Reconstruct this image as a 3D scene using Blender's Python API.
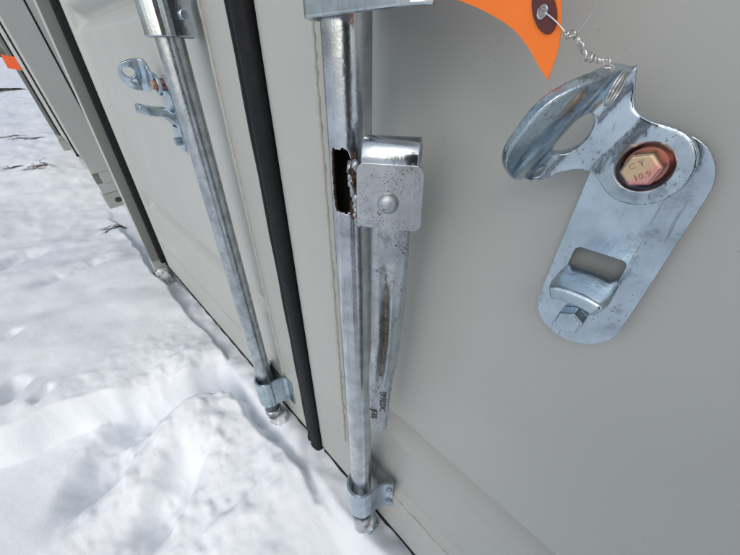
import bpy, bmesh, math, random
import numpy as np
from mathutils import Vector, Matrix

# ------------------------------------------------------------------ camera, sky, sun, exposure
scene = bpy.context.scene
for o in list(bpy.data.objects):
    bpy.data.objects.remove(o, do_unlink=True)
COL = scene.collection
ZO = 1.08                       # eye height: every z below is written relative to the eye and lifted by ZO

cam_d = bpy.data.cameras.new("camera")
cam = bpy.data.objects.new("camera", cam_d)
COL.objects.link(cam)
cam_d.sensor_width = 36.0
cam_d.lens = 324.0 / 740.0 * 36.0
cam_d.clip_start = 0.005
cam_d.clip_end = 9000.0
PITCH, AZ = math.radians(34.237), math.radians(44.116)
fwd = Vector((-math.cos(AZ) * math.cos(PITCH), math.sin(AZ) * math.cos(PITCH), -math.sin(PITCH)))
cam.location = (0, 0, ZO)
cam.rotation_euler = fwd.to_track_quat('-Z', 'Y').to_euler()
scene.camera = cam

SUN_EL, SUN_AZ = math.radians(38), math.atan2(0.45, -0.89)      # soft light from behind
world = bpy.data.worlds.new("World")
scene.world = world
world.use_nodes = True
wn, wl_ = world.node_tree.nodes, world.node_tree.links
wn.clear()
sky = wn.new("ShaderNodeTexSky")
sky.sky_type = 'NISHITA'
sky.sun_disc = False
sky.sun_elevation = SUN_EL
sky.sun_rotation = SUN_AZ
sky.air_density = 1.0
sky.dust_density = 3.0
sky.ozone_density = 1.0
hs = wn.new("ShaderNodeHueSaturation")
hs.inputs['Saturation'].default_value = 0.62      # cloud-covered sky
bg = wn.new("ShaderNodeBackground")
bg.inputs['Strength'].default_value = 0.15
wo = wn.new("ShaderNodeOutputWorld")
wl_.new(sky.outputs[0], hs.inputs['Color'])
wl_.new(hs.outputs[0], bg.inputs['Color'])
wl_.new(bg.outputs[0], wo.inputs['Surface'])

sun_d = bpy.data.lights.new("sun", 'SUN')
sun_d.energy = 0.5
sun_d.angle = math.radians(110)
sun_d.color = (1.0, 0.985, 0.96)
sun = bpy.data.objects.new("sun", sun_d)
COL.objects.link(sun)
sdir = Vector((math.sin(SUN_AZ) * math.cos(SUN_EL), math.cos(SUN_AZ) * math.cos(SUN_EL), math.sin(SUN_EL)))
sun.rotation_euler = sdir.to_track_quat('Z', 'Y').to_euler()
sun.location = (-3, -4, 6)

scene.view_settings.view_transform = 'Standard'
scene.view_settings.look = 'None'
scene.view_settings.gamma = 1.0
scene.view_settings.use_curve_mapping = False
scene.view_settings.exposure = -0.03
scene.cycles.max_bounces = 8
scene.cycles.use_denoising = True

random.seed(7)

# ------------------------------------------------------------------ material helpers
def new_mat(name):
    m = bpy.data.materials.new(name)
    m.use_nodes = True
    nt = m.node_tree
    return m, nt, nt.nodes["Principled BSDF"]

def N(nt, kind, **kw):
    n = nt.nodes.new(kind)
    for k, v in kw.items():
        if k in n.inputs:
            n.inputs[k].default_value = v
        else:
            setattr(n, k, v)
    return n

def coords(nt):
    return N(nt, "ShaderNodeTexCoord").outputs['Object']

def noise(nt, co, scale, detail=3.0, rough=0.55, stretch=None):
    if stretch:
        mp = N(nt, "ShaderNodeMapping")
        mp.inputs['Scale'].default_value = stretch
        nt.links.new(co, mp.inputs[0])
        co = mp.outputs[0]
    n = N(nt, "ShaderNodeTexNoise")
    n.inputs['Scale'].default_value = scale
    n.inputs['Detail'].default_value = detail
    n.inputs['Roughness'].default_value = rough
    nt.links.new(co, n.inputs['Vector'])
    return n.outputs['Fac']

def ramp(nt, fac, stops):
    r = N(nt, "ShaderNodeValToRGB")
    els = r.color_ramp.elements
    while len(els) < len(stops):
        els.new(0.5)
    for e, (p, c) in zip(els, stops):
        e.position = p
        e.color = c if len(c) == 4 else (*c, 1)
    nt.links.new(fac, r.inputs[0])
    return r.outputs['Color']

def g3(v):
    return (v, v, v, 1)

def mix(nt, fac, a, b):
    m = N(nt, "ShaderNodeMix", data_type='RGBA')
    for sock, v in ((m.inputs[0], fac), (m.inputs[6], a), (m.inputs[7], b)):
        if isinstance(v, (int, float)):
            sock.default_value = v
        elif isinstance(v, tuple):
            sock.default_value = v if len(v) == 4 else (*v, 1)
        else:
            nt.links.new(v, sock)
    return m.outputs[2]

def bump(nt, bsdf, h, strength, dist, prev=None):
    b = N(nt, "ShaderNodeBump")
    b.inputs['Strength'].default_value = strength
    b.inputs['Distance'].default_value = dist
    nt.links.new(h, b.inputs['Height'])
    if prev is not None:
        nt.links.new(prev, b.inputs['Normal'])
    nt.links.new(b.outputs[0], bsdf.inputs['Normal'])
    return b.outputs[0]

def galvanised(name, tint=(0.60, 0.65, 0.68), rough=0.30, speck=0.35, spk_scale=420, spk_pos=0.63, streak=True, patch=0.3, scorch=None, bump_s=0.25):
    m, nt, b = new_mat(name)
    co = coords(nt)
    b.inputs['Metallic'].default_value = 1.0
    big = noise(nt, co, 45, 4)
    t0 = tuple(c * (1 - patch) for c in tint)
    col = ramp(nt, big, [(0.35, t0), (0.62, tint)])
    fine = noise(nt, co, spk_scale, 2, 0.6)
    mask = ramp(nt, fine, [(spk_pos, g3(0)), (spk_pos + 0.07, g3(speck))])
    zone = ramp(nt, noise(nt, co, 48, 3), [(0.45, g3(0.04)), (0.6, g3(1))])
    mm = N(nt, "ShaderNodeMix", data_type='RGBA', blend_type='MULTIPLY')
    mm.inputs[0].default_value = 1.0
    nt.links.new(mask, mm.inputs[6]); nt.links.new(zone, mm.inputs[7])
    col = mix(nt, mm.outputs[2], col, (0.10, 0.09, 0.085))
    for rot, pos in (((0.5, 0.9, 0.3), 0.665), ((1.1, -0.4, 0.8), 0.68)):
        mp = N(nt, "ShaderNodeMapping")
        mp.inputs['Rotation'].default_value = rot
        mp.inputs['Scale'].default_value = (10, 10, 0.45)
        nt.links.new(co, mp.inputs[0])
        scr = ramp(nt, noise(nt, mp.outputs[0], 60, 2, 0.5), [(pos, g3(0)), (pos + 0.03, g3(0.45))])
        col = mix(nt, scr, col, tuple(c * 0.35 for c in tint))
    stain = ramp(nt, noise(nt, co, 38, 5, 0.7), [(0.57, g3(0)), (0.70, g3(0.6))])
    col = mix(nt, stain, col, tuple(c * 0.30 for c in tint))
    if streak:
        st = noise(nt, co, 30, 3, 0.6, stretch=(9, 9, 0.5))
        sm = ramp(nt, st, [(0.60, g3(0)), (0.72, g3(0.35))])
        col = mix(nt, sm, col, (0.25, 0.26, 0.27))
        sc = noise(nt, co, 26, 3, 0.6, stretch=(1, 1, 8))
        sm2 = ramp(nt, sc, [(0.69, g3(0)), (0.72, g3(0.5))])
        col = mix(nt, sm2, col, (0.16, 0.16, 0.16))
    if scorch:
        cx, cy, cz, rad = scorch
        mp = N(nt, "ShaderNodeMapping")
        mp.inputs['Location'].default_value = (-cx / 1.0, -cy, -cz * 0.42)
        mp.inputs['Scale'].default_value = (1, 1, 0.42)
        nt.links.new(co, mp.inputs[0])
        ln = N(nt, "ShaderNodeVectorMath", operation='LENGTH')
        nt.links.new(mp.outputs[0], ln.inputs[0])
        ad = N(nt, "ShaderNodeMath", operation='MULTIPLY_ADD')
        ad.inputs[1].default_value = 0.022
        nt.links.new(noise(nt, co, 160, 4, 0.7), ad.inputs[0]); nt.links.new(ln.outputs['Value'], ad.inputs[2])
        sm = ramp(nt, ad.outputs[0], [(rad, g3(1)), (rad + 0.012, g3(0))])
        col = mix(nt, sm, col, ramp(nt, noise(nt, co, 220, 3), [(0.4, (0.02, 0.012, 0.01)), (0.62, (0.13, 0.06, 0.03))]))
        inv = N(nt, "ShaderNodeMath", operation='SUBTRACT'); inv.inputs[0].default_value = 1.0
        nt.links.new(sm, inv.inputs[1]); nt.links.new(inv.outputs[0], b.inputs['Metallic'])
    nt.links.new(col, b.inputs['Base Color'])
    rr = N(nt, "ShaderNodeMapRange")
    rr.inputs['To Min'].default_value = rough * 0.7
    rr.inputs['To Max'].default_value = rough * 1.5
    nt.links.new(noise(nt, co, 130, 4, 0.65), rr.inputs['Value'])
    nt.links.new(rr.outputs[0], b.inputs['Roughness'])
    n1 = bump(nt, b, noise(nt, co, 90, 3), bump_s, 0.0012)
    bump(nt, b, noise(nt, co, 500, 3, 0.6), bump_s, 0.00035, n1)
    return m

def paint(name, col, rough=0.42):
    m, nt, b = new_mat(name)
    co = coords(nt)
    c2 = tuple(c * 0.93 for c in col)
    c = ramp(nt, noise(nt, co, 2.5, 4), [(0.35, c2), (0.65, col)])
    dirt = ramp(nt, noise(nt, co, 330, 1, 0.4), [(0.80, g3(0)), (0.825, g3(0.45))])
    c = mix(nt, dirt, c, (0.12, 0.115, 0.10))
    grime = ramp(nt, noise(nt, co, 9, 5, 0.65, stretch=(2.5, 2.5, 0.6)), [(0.58, g3(0)), (0.78, g3(0.13))])
    c = mix(nt, grime, c, (0.27, 0.265, 0.24))
    nt.links.new(c, b.inputs['Base Color'])
    rr = N(nt, "ShaderNodeMapRange")
    rr.inputs['To Min'].default_value = rough * 0.8
    rr.inputs['To Max'].default_value = rough * 1.25
    nt.links.new(noise(nt, co, 14, 4), rr.inputs['Value'])
    nt.links.new(rr.outputs[0], b.inputs['Roughness'])
    b.inputs['Specular IOR Level'].default_value = 0.45
    n1 = bump(nt, b, noise(nt, co, 7, 2), 0.25, 0.004)
    bump(nt, b, noise(nt, co, 700, 2, 0.5), 0.10, 0.0003, n1)
    return m

def plain(name, col, rough=0.6, metallic=0.0, var=0.15, scale=80, bs=0.2, bd=0.0006):
    m, nt, b = new_mat(name)
    co = coords(nt)
    c = ramp(nt, noise(nt, co, scale, 4), [(0.3, tuple(x * (1 - var) for x in col)), (0.7, tuple(min(1, x * (1 + var)) for x in col))])
    nt.links.new(c, b.inputs['Base Color'])
    b.inputs['Roughness'].default_value = rough
    b.inputs['Metallic'].default_value = metallic
    if bs:
        bump(nt, b, noise(nt, co, scale * 4, 3), bs, bd)
    return m

M = {}
M['paint'] = paint("container_paint", (0.415, 0.435, 0.42))
M['paint_frame'] = paint("frame_paint", (0.36, 0.38, 0.36), 0.5)
M['jamb_dark'] = paint("jamb_dark_grey", (0.185, 0.20, 0.185), 0.5)  # much darker grey than the post the jamb plate lines
M['galv'] = galvanised("galvanised_tube", tint=(0.52, 0.57, 0.60), rough=0.24, speck=0.5, spk_pos=0.66, scorch=None)
M['galv_scorched'] = galvanised("galvanised_tube_scorched", tint=(0.58, 0.62, 0.65), rough=0.18, speck=0.5, spk_pos=0.66, scorch=(-0.2235, 0.174, -0.088, 0.035))
M['zinc'] = galvanised("blue_zinc_plate", tint=(0.50, 0.60, 0.68), rough=0.22, speck=0.75, spk_scale=520, spk_pos=0.62, streak=False, patch=0.25)
M['zinc_hasp'] = galvanised("blue_zinc_hasp", tint=(0.55, 0.655, 0.73), rough=0.19, speck=0.8, spk_scale=520, spk_pos=0.61, streak=False, patch=0.3)
M['zinc_bright'] = galvanised("bright_zinc", tint=(0.58, 0.64, 0.69), rough=0.15, speck=0.25, streak=False, patch=0.2, bump_s=0.15)
M['zinc_speckled'] = galvanised("speckled_zinc", tint=(0.56, 0.585, 0.60), rough=0.30, speck=0.95, spk_scale=560, spk_pos=0.585, streak=False, patch=0.15)
M['zinc_pitted'] = galvanised("pitted_galvanised", tint=(0.52, 0.57, 0.60), rough=0.42, speck=0.9, spk_scale=620, spk_pos=0.535, streak=False, patch=0.25, bump_s=0.5)
M['slag'] = plain("weld_slag", (0.22, 0.20, 0.17), 0.55, 0.6, 0.6, 160, 0.9, 0.003)
M['rust'] = plain("burnt_rust", (0.055, 0.030, 0.022), 0.7, 0.2, 0.8, 170, 0.9, 0.002)
M['rubber'] = plain("black_rubber", (0.009, 0.010, 0.012), 0.55, 0, 0.3, 60, 0.15, 0.0008)
M['rubber'].node_tree.nodes['Principled BSDF'].inputs['Specular IOR Level'].default_value = 0.17
M['sealant'] = plain("grey_sealant", (0.42, 0.43, 0.40), 0.6, 0, 0.1, 90, 0.5, 0.002)
M['tag'] = plain("orange_card", (0.92, 0.20, 0.016), 0.55, 0, 0.06, 30, 0.1, 0.0005)
M['tag_far'] = plain("orange_red_card", (0.85, 0.13, 0.03), 0.6, 0, 0.06, 30, 0, 0)
M['maroon'] = plain("maroon_fibre", (0.10, 0.018, 0.02), 0.55, 0, 0.2, 120)
M['wire'] = plain("steel_wire", (0.70, 0.69, 0.66), 0.28, 1.0, 0.15, 200, 0.1, 0.0002)
M['bark'] = plain("dry_bark", (0.055, 0.040, 0.030), 0.85, 0, 0.4, 200, 0.4, 0.001)
M['letter'] = plain("grimy_lettering", (0.10, 0.105, 0.11), 0.6, 0.5, 0.4, 300)
M['dark_inside'] = plain("dark_steel", (0.02, 0.018, 0.016), 0.8, 0, 0.3, 100)
def yellow_zinc():
    m, nt, b = new_mat("yellow_zinc")
    co = coords(nt)
    c = ramp(nt, noise(nt, co, 60, 2), [(0.40, (0.66, 0.29, 0.30)), (0.52, (0.68, 0.42, 0.29)), (0.64, (0.60, 0.47, 0.30))])
    nt.links.new(c, b.inputs['Base Color'])
    b.inputs['Metallic'].default_value = 1
    b.inputs['Roughness'].default_value = 0.36
    bump(nt, b, noise(nt, co, 380, 3), 0.2, 0.0004)
    return m
M['yellow'] = yellow_zinc()
M['red_zinc'] = plain("red_zinc", (0.34, 0.17, 0.15), 0.28, 1.0, 0.45, 70, 0.2, 0.0004)
M['red_zinc_dark'] = plain("stamped_zinc", (0.40, 0.20, 0.20), 0.4, 1.0, 0.3, 200)
def ice():
    m, nt, b = new_mat("ice")
    co = coords(nt)
    b.inputs['Base Color'].default_value = (0.80, 0.84, 0.86, 1)
    b.inputs['Roughness'].default_value = 0.12
    b.inputs['IOR'].default_value = 1.31
    nt.links.new(ramp(nt, noise(nt, co, 40, 4), [(0.38, g3(0.55)), (0.6, g3(0.05))]), b.inputs['Transmission Weight'])
    bump(nt, b, noise(nt, co, 60, 3), 0.6, 0.006)
    return m
M['ice'] = ice()
def snow():
    m, nt, b = new_mat("snow")
    co = coords(nt)
    c = ramp(nt, noise(nt, co, 3.0, 5), [(0.3, (0.80, 0.85, 0.90)), (0.65, (0.845, 0.885, 0.925))])
    nt.links.new(c, b.inputs['Base Color'])
    b.inputs['Roughness'].default_value = 0.75
    b.inputs['Specular IOR Level'].default_value = 0.25
    n1 = bump(nt, b, noise(nt, co, 45, 5, 0.6), 0.22, 0.010)
    bump(nt, b, noise(nt, co, 420, 3, 0.7), 0.35, 0.0014, n1)
    return m
M['snow'] = snow()

# ------------------------------------------------------------------ object helpers
def wloc(o):
    v = Vector((0, 0, 0))
    while o is not None:
        v += o.location
        o = o.parent
    return v

def link(name, me, mat, parent=None):
    o = bpy.data.objects.new(name, me)
    COL.objects.link(o)
    if mat is not None:
        me.materials.append(M[mat] if isinstance(mat, str) else mat)
    if parent is not None:
        o.parent = parent
        o.location = -wloc(parent)
    return o

def mesh(name, verts, faces, mat, parent=None, smooth=False, bevel=0, solid=0, off=0.0, sub=0, seg=2):
    me = bpy.data.meshes.new(name)
    me.from_pydata([(x, y, z + ZO) for x, y, z in verts], [], faces)
    me.validate()
    if smooth:
        me.polygons.foreach_set('use_smooth', [True] * len(me.polygons))
    o = link(name, me, mat, parent)
    mods(o, solid, off, bevel, sub, seg)
    return o

def mods(o, solid=0, off=0.0, bevel=0, sub=0, seg=2):
    if solid:
        s = o.modifiers.new("solid", 'SOLIDIFY'); s.thickness = solid; s.offset = off
    if bevel:
        b = o.modifiers.new("bevel", 'BEVEL'); b.width = bevel; b.segments = seg; b.limit_method = 'ANGLE'; b.angle_limit = math.radians(40)
        b.harden_normals = False
    if sub:
        s = o.modifiers.new("sub", 'SUBSURF'); s.levels = sub; s.render_levels = sub

def from_bm(name, bm, mat, parent=None, smooth=False, **kw):
    me = bpy.data.meshes.new(name)
    for v in bm.verts:
        v.co.z += ZO
    bmesh.ops.recalc_face_normals(bm, faces=bm.faces)
    bm.to_mesh(me); bm.free()
    if smooth:
        me.polygons.foreach_set('use_smooth', [True] * len(me.polygons))
    o = link(name, me, mat, parent)
    mods(o, **kw)
    return o

def box(name, x0, x1, y0, y1, z0, z1, mat, parent=None, bevel=0.002):
    v = [(x, y, z) for x in (x0, x1) for y in (y0, y1) for z in (z0, z1)]
    f = [(0, 1, 3, 2), (4, 6, 7, 5), (0, 4, 5, 1), (2, 3, 7, 6), (0, 2, 6, 4), (1, 5, 7, 3)]
    return mesh(name, v, f, mat, parent, bevel=bevel)

def thing(name, label, cat, loc, group=None):
    o = bpy.data.objects.new(name, None)
    COL.objects.link(o)
    o.location = (loc[0], loc[1], loc[2] + ZO)
    o.empty_display_size = 0.05
    return tag(o, label, cat, group)

def tag(o, label, cat, group=None):
    o['label'] = label
    o['category'] = cat
    if group:
        o['group'] = group
    return o

def struct(o):
    o['kind'] = 'structure'
    return o

def fill2d(outline, holes=()):
    """planar bmesh in (a, b, 0) with real holes"""
    bm = bmesh.new()
    edges = []
    for loop in [outline, *holes]:
        vs = [bm.verts.new((a, b, 0)) for a, b in loop]
        edges += [bm.edges.new((vs[i], vs[(i + 1) % len(vs)])) for i in range(len(vs))]
    bmesh.ops.triangle_fill(bm, use_beauty=True, use_dissolve=False, edges=edges)
    return bm

def circle2(cx, cy, rx, ry=None, n=32, rot=0.0):
    ry = rx if ry is None else ry
    out = []
    for i in range(n):
        t = 2 * math.pi * i / n
        a, b = rx * math.cos(t), ry * math.sin(t)
        out.append((cx + a * math.cos(rot) - b * math.sin(rot), cy + a * math.sin(rot) + b * math.cos(rot)))
    return out

def rrect(x0, x1, y0, y1, r, n=6):
    out = []
    for cx, cy, a0 in ((x1 - r, y1 - r, 0), (x0 + r, y1 - r, 90), (x0 + r, y0 + r, 180), (x1 - r, y0 + r, 270)):
        for i in range(n + 1):
            t = math.radians(a0 + 90 * i / n)
            out.append((cx + r * math.cos(t), cy + r * math.sin(t)))
    return out

def profile_z(name, pts, z0, z1, th, mat, parent, bevel=0.0012, mirror=None, smooth=True, nz=1):
    """sheet metal: a plan polyline pulled up from z0 to z1"""
    if mirror is not None:
        pts = [(mirror - x, y) for x, y in pts]
    n = len(pts)
    v, f = [], []
    for k in range(nz + 1):
        z = z0 + (z1 - z0) * k / nz
        v += [(x, y, z) for x, y in pts]
    for k in range(nz):
        for i in range(n - 1):
            a = k * n + i
            f.append((a, a + 1, a + n + 1, a + n))
    return mesh(name, v, f, mat, parent, smooth=False, solid=th, bevel=bevel)

def smooth_poly(pts, it=3):
    for _ in range(it):
        out = [pts[0]]
        for a, b in zip(pts[:-1], pts[1:]):
            out.append((0.75 * a[0] + 0.25 * b[0], 0.75 * a[1] + 0.25 * b[1]))
            out.append((0.25 * a[0] + 0.75 * b[0], 0.25 * a[1] + 0.75 * b[1]))
        out.append(pts[-1])
        pts = out
    return pts

def tube(path, r, n=10, cap=True):
    """verts, faces of a tube along a 3d path; r may be a list"""
    P = [Vector(p) for p in path]
    rs = r if isinstance(r, (list, tuple)) else [r] * len(P)
    v, f = [], []
    up = Vector((0.31, 0.17, 0.93)).normalized()
    for i, p in enumerate(P):
        t = (P[min(i + 1, len(P) - 1)] - P[max(i - 1, 0)]).normalized()
        if abs(t.dot(up)) > 0.97:
            up = Vector((0.9, 0.3, 0.1)).normalized()
        a = t.cross(up).normalized(); b = t.cross(a)
        for k in range(n):
            th = 2 * math.pi * k / n
            q = p + (a * math.cos(th) + b * math.sin(th)) * rs[i]
            v.append(tuple(q))
    for i in range(len(P) - 1):
        for k in range(n):
            a0, a1 = i * n + k, i * n + (k + 1) % n
            f.append((a0, a1, a1 + n, a0 + n))
    if cap:
        f.append(tuple(range(n - 1, -1, -1)))
        f.append(tuple((len(P) - 1) * n + k for k in range(n)))
    return v, f

# ------------------------------------------------------------------ noise for terrain
def _hash(ix, iy, seed):
    h = (ix.astype(np.int64) * 374761393 + iy.astype(np.int64) * 668265263 + seed * 974711) & 0x7fffffff
    h = ((h ^ (h >> 13)) * 1274126177) & 0x7fffffff
    h = (h ^ (h >> 16))
    return (h & 0xffff) / 65535.0

def vnoise(x, y, seed=0):
    ix, iy = np.floor(x), np.floor(y)
    fx, fy = x - ix, y - iy
    fx = fx * fx * fx * (fx * (fx * 6 - 15) + 10); fy = fy * fy * fy * (fy * (fy * 6 - 15) + 10)
    a = _hash(ix, iy, seed); b = _hash(ix + 1, iy, seed); c = _hash(ix, iy + 1, seed); d = _hash(ix + 1, iy + 1, seed)
    return (a * (1 - fx) + b * fx) * (1 - fy) + (c * (1 - fx) + d * fx) * fy - 0.5

def fbm(x, y, f, octv=4, seed=0, gain=0.5):
    s, amp = 0, 1.0
    for k in range(octv):
        ca, sa = math.cos(0.6 * k), math.sin(0.6 * k)
        s = s + amp * vnoise((x * ca - y * sa) * f + 17.3 * k, (x * sa + y * ca) * f - 9.1 * k, seed + k)
        f *= 2.03; amp *= gain
    return s

def sstep(a, b, t):
    t = np.clip((t - a) / (b - a), 0, 1)
    return t * t * (3 - 2 * t)

def gauss(x, y, cx, cy, sx, sy, ang=0.0, p=2):
    c, s = math.cos(ang), math.sin(ang)
    u = ((x - cx) * c + (y - cy) * s) / sx
    v = (-(x - cx) * s + (y - cy) * c) / sy
    return np.exp(-(np.abs(u) ** p + np.abs(v) ** p))

# ------------------------------------------------------------------ snow covered ground: one sheet out to the horizon
def axis(lo, hi, step, far_lo, far_hi, growth):
    a = list(np.arange(lo, hi, step))
    s, v = step, hi
    up = []
    while v < far_hi:
        up.append(v); s *= growth; v += s
    up.append(far_hi)
    s, v = step, lo
    dn = []
    while v > far_lo:
        s *= growth; v -= s
        dn.append(v)
    return np.array(dn[::-1] + a + up)

_rc = random.Random(21)
CLODS = []
for _i in range(46):
    _t = _rc.random()
    _b = _rc.choice(((-0.80, 0.10, -0.72, -0.30), (-0.86, 0.16, -0.62, 0.02), (-0.98, 0.02, -1.02, -0.26), (-0.55, -0.02, -0.45, -0.22)))
    _r = _rc.uniform(0.006, 0.020)
    CLODS.append((_b[0] + (_b[2] - _b[0]) * _t + _rc.gauss(0, 0.035), _b[1] + (_b[3] - _b[1]) * _t + _rc.gauss(0, 0.025), _r, _r * _rc.uniform(0.20, 0.50)))

def snow_height(X, Y):
    R = np.sqrt(X * X + Y * Y)
    h = -1.03 + 0 * X
    h = h + fbm(X, Y, 0.9, 3, 11) * 0.05 * sstep(1.2, 4, R)
    h = h + fbm(X, Y, 3.2, 3, 21) * 0.026
    h = h + fbm(X, Y, 0.05, 3, 31) * 0.5 * sstep(8, 60, R)
    wob = fbm(X, Y, 5.0, 3, 41) * 0.06
    # thick undisturbed snow lying left of the trodden place, cut off by a trench along the doors
    slab_edge = 0.195 + 0.03 * (X + 1.4) * (X > -1.6) + wob * 0.5
    slab = sstep(-0.90, -0.965, X + wob * 0.7 + 0.35 * (0.2 - Y) * (Y < 0.2)) * (1 - sstep(slab_edge - 0.022, slab_edge + 0.010, Y)) * sstep(-3.4, -1.5, X)
    h = h + 0.128 * slab * (0.95 + 0.12 * fbm(X, Y, 5, 2, 45))
    # shovelled heap in front of the doors
    heap_edge = 0.176 + wob * 0.6 + 0.010 * np.sin(X * 11) + 0.012 * fbm(X, Y, 26, 2, 55)
    heap_x = sstep(-0.865, -0.765, X + wob * 0.5 - 0.45 * (Y - 0.15))
    heap = heap_x * (1 - sstep(heap_edge - 0.034, heap_edge + 0.014, Y)) * (1 - 0.22 * sstep(0.0, 0.12, heap_edge - Y)) * np.exp(-np.clip(0.10 - Y, 0, 9) ** 2 / 0.21 ** 2)
    heap = heap * (1 - 0.55 * sstep(-0.40, -0.20, X))
    h = h + 0.160 * heap * (0.92 + 0.22 * fbm(X, Y, 6, 2, 51))
    h = h + 0.035 * gauss(X, Y, -0.745, 0.155, 0.035, 0.030)
    # bootprints, with pushed-up rims
    for cx, cy, sx, sy, a, d in ((-0.93, -0.16, 0.20, 0.075, 2.25, 0.052), (-0.66, -0.11, 0.10, 0.050, 2.1, 0.055),
                                 (-1.30, -0.38, 0.045, 0.03, 2.4, 0.032), (-1.21, -0.31, 0.03, 0.02, 2.0, 0.02), (-1.66, -0.40, 0.05, 0.03, 2.2, 0.02),
                                 (-0.88, -0.26, 0.07, 0.05, 2.2, 0.03), (-0.92, 0.10, 0.08, 0.05, 2.6, 0.045),
                                 (-2.15, -0.10, 0.16, 0.05, 1.9, 0.03), (-2.6, -0.35, 0.12, 0.05, 2.3, 0.03)):
        g = gauss(X + wob * 0.35, Y + wob * 0.25, cx, cy, sx, sy, a, 3.6)
        r = gauss(X + wob * 0.5, Y - wob * 0.5, cx, cy, sx * 1.45, sy * 1.6, a, 2)
        h = h - d * g * 1.2 * (1 + 0.25 * fbm(X, Y, 25, 2, 47)) + d * 0.40 * r
    # ridge of thrown-up snow between the two prints
    rid = np.exp(-((X + 0.80 + 0.15 * (Y - 0.0) + wob) / 0.075) ** 2) * sstep(-0.55, -0.2, Y) * (1 - sstep(0.02, 0.16, Y))
    h = h + 0.050 * rid
    # clods and trodden crumbs
    near = gauss(X, Y, -0.72, -0.06, 0.48, 0.28, 0, 4)
    h = h + near * 0.013 * np.clip(fbm(X, Y, 17, 2, 61) - 0.08, 0, 1) * 2 + near * 0.0035 * fbm(X, Y, 60, 2, 71)
    cl2 = vnoise(X * 26, Y * 26, 77) + 0.35 * vnoise(X * 60, Y * 60, 78)
    patch = sstep(-0.05, 0.25, fbm(X, Y, 4.5, 2, 79))
    h = h + (near * patch + 0.05 * sstep(9, 2, R)) * 0.022 * np.clip(cl2 - 0.33, 0, 1)
    for cx, cy, rr, am in CLODS:
        k = (np.abs(X - cx) < 2 * rr) & (np.abs(Y - cy) < 2 * rr)
        if k.any():
            xk, yk = X[k], Y[k]
            q = 1 - ((xk - cx) ** 2 + 1.3 * (yk - cy) ** 2) / rr ** 2 + 0.5 * fbm(xk, yk, 55, 2, 65)
            h[k] += am * np.clip(q, 0, 1) ** 0.8
    # scuffed crust further off
    mid = sstep(1.6, 2.6, R) * (1 - sstep(12, 30, R))
    h = h + mid * 0.028 * np.clip(fbm(X, Y, 2.6, 3, 81) + 0.05, -0.2, 0.5) + mid * 0.007 * fbm(X, Y, 9, 3, 91)
    h = h - mid * 0.04 * np.clip(vnoise(X * 3.1, Y * 3.1, 95) - 0.25, 0, 1)
    # snow packed up to the lip of the doors
    floor = -0.893 + 0.025 * fbm(X, Y, 9, 3, 99) - 0.035 * sstep(-0.75, -1.0, X) - 0.06 * sstep(-1.2, -1.75, X)
    tr = sstep(0.135, 0.185, Y) * sstep(-1.95, -1.7, X) * (1 - sstep(0.30, 0.34, Y))
    h = h * (1 - tr) + np.maximum(h, floor) * tr
    h = h + 0.025 * gauss(X, Y, -0.14, 0.19, 0.05, 0.03, 0.3) + 0.015 * gauss(X, Y, -0.50, 0.20, 0.05, 0.03) * tr
    return h

xs = axis(-1.75, 0.15, 0.0052, -3500, 3500, 1.045)
fine, st, q = [], 0.0052, -1.75
while q > -16:
    st *= 1.013; q -= st
    fine.append(q)
while q > -3500:
    st *= 1.09; q -= st
    fine.append(q)
xs = np.concatenate([np.array(fine[::-1]), xs[xs >= -1.7501]])
ys = axis(-0.62, 0.30, 0.0052, -3500, 3500, 1.045)
Xg, Yg = np.meshgrid(xs, ys)
Hg = snow_height(Xg, Yg)
nx, ny = len(xs), len(ys)
me = bpy.data.meshes.new("snow_ground")
co = np.stack([Xg.ravel(), Yg.ravel(), Hg.ravel() + ZO], 1).astype(np.float32)
idx = np.arange(nx * ny).reshape(ny, nx)
quads = np.stack([idx[:-1, :-1].ravel(), idx[:-1, 1:].ravel(), idx[1:, 1:].ravel(), idx[1:, :-1].ravel()], 1)
me.vertices.add(nx * ny)
me.vertices.foreach_set('co', co.ravel())
me.loops.add(quads.size)
me.loops.foreach_set('vertex_index', quads.ravel().astype(np.int32))
me.polygons.add(len(quads))
me.polygons.foreach_set('loop_start', np.arange(0, quads.size, 4, dtype=np.int32))
me.polygons.foreach_set('use_smooth', np.ones(len(quads), dtype=bool))
me.update(calc_edges=True)
ground = struct(link("snow_ground", me, 'snow'))

def ground_z(x, y):
    return float(snow_height(np.array([float(x)]), np.array([float(y)]))[0])

# ------------------------------------------------------------------ the container
MX = -0.817                     # mirror: x -> MX - x  (the middle of the two doors)
XL, XLO = -1.80, -1.85          # inner and outer side of the left corner post
YF, YP = 0.233, 0.2465           # door frame face, raised field of the pressed panel
VAL = 0.050                     # depth of the pressed valleys
Z_BOT, Z_TOP, Z_BASE = -0.872, 1.36, -1.06
CREASE = (-0.480, 0.066)
SEAM = -0.715

def lin(t, a, b):
    return min(1.0, max(0.0, (t - a) / (b - a)))

def steps(a, b, extra, d):
    s = set()
    n = max(2, int(round((b - a) / d)))
    for i in range(n + 1):
        s.add(round(a + (b - a) * i / n, 5))
    for e in extra:
        s.add(round(e, 5))
    return sorted(x for x in s if a - 1e-6 <= x <= b + 1e-6)

def valley(z):
    """0 on the raised field, 1 on the valley floor; the field repeats up the door"""
    period = 0.62
    out = 0.0
    for k in (-1, 0, 1, 2, 3):
        lo, hi = CREASE[0] + k * period * 1.0, CREASE[1] + k * period
        if lo <= z <= hi:
            return 0.0
        d = min(abs(z - lo), abs(z - hi))
        out = max(out, 0) if False else out
        if k == -1:
            best = d
        else:
            best = min(best, d)
    return lin(best, 0.0, 0.050)

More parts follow.
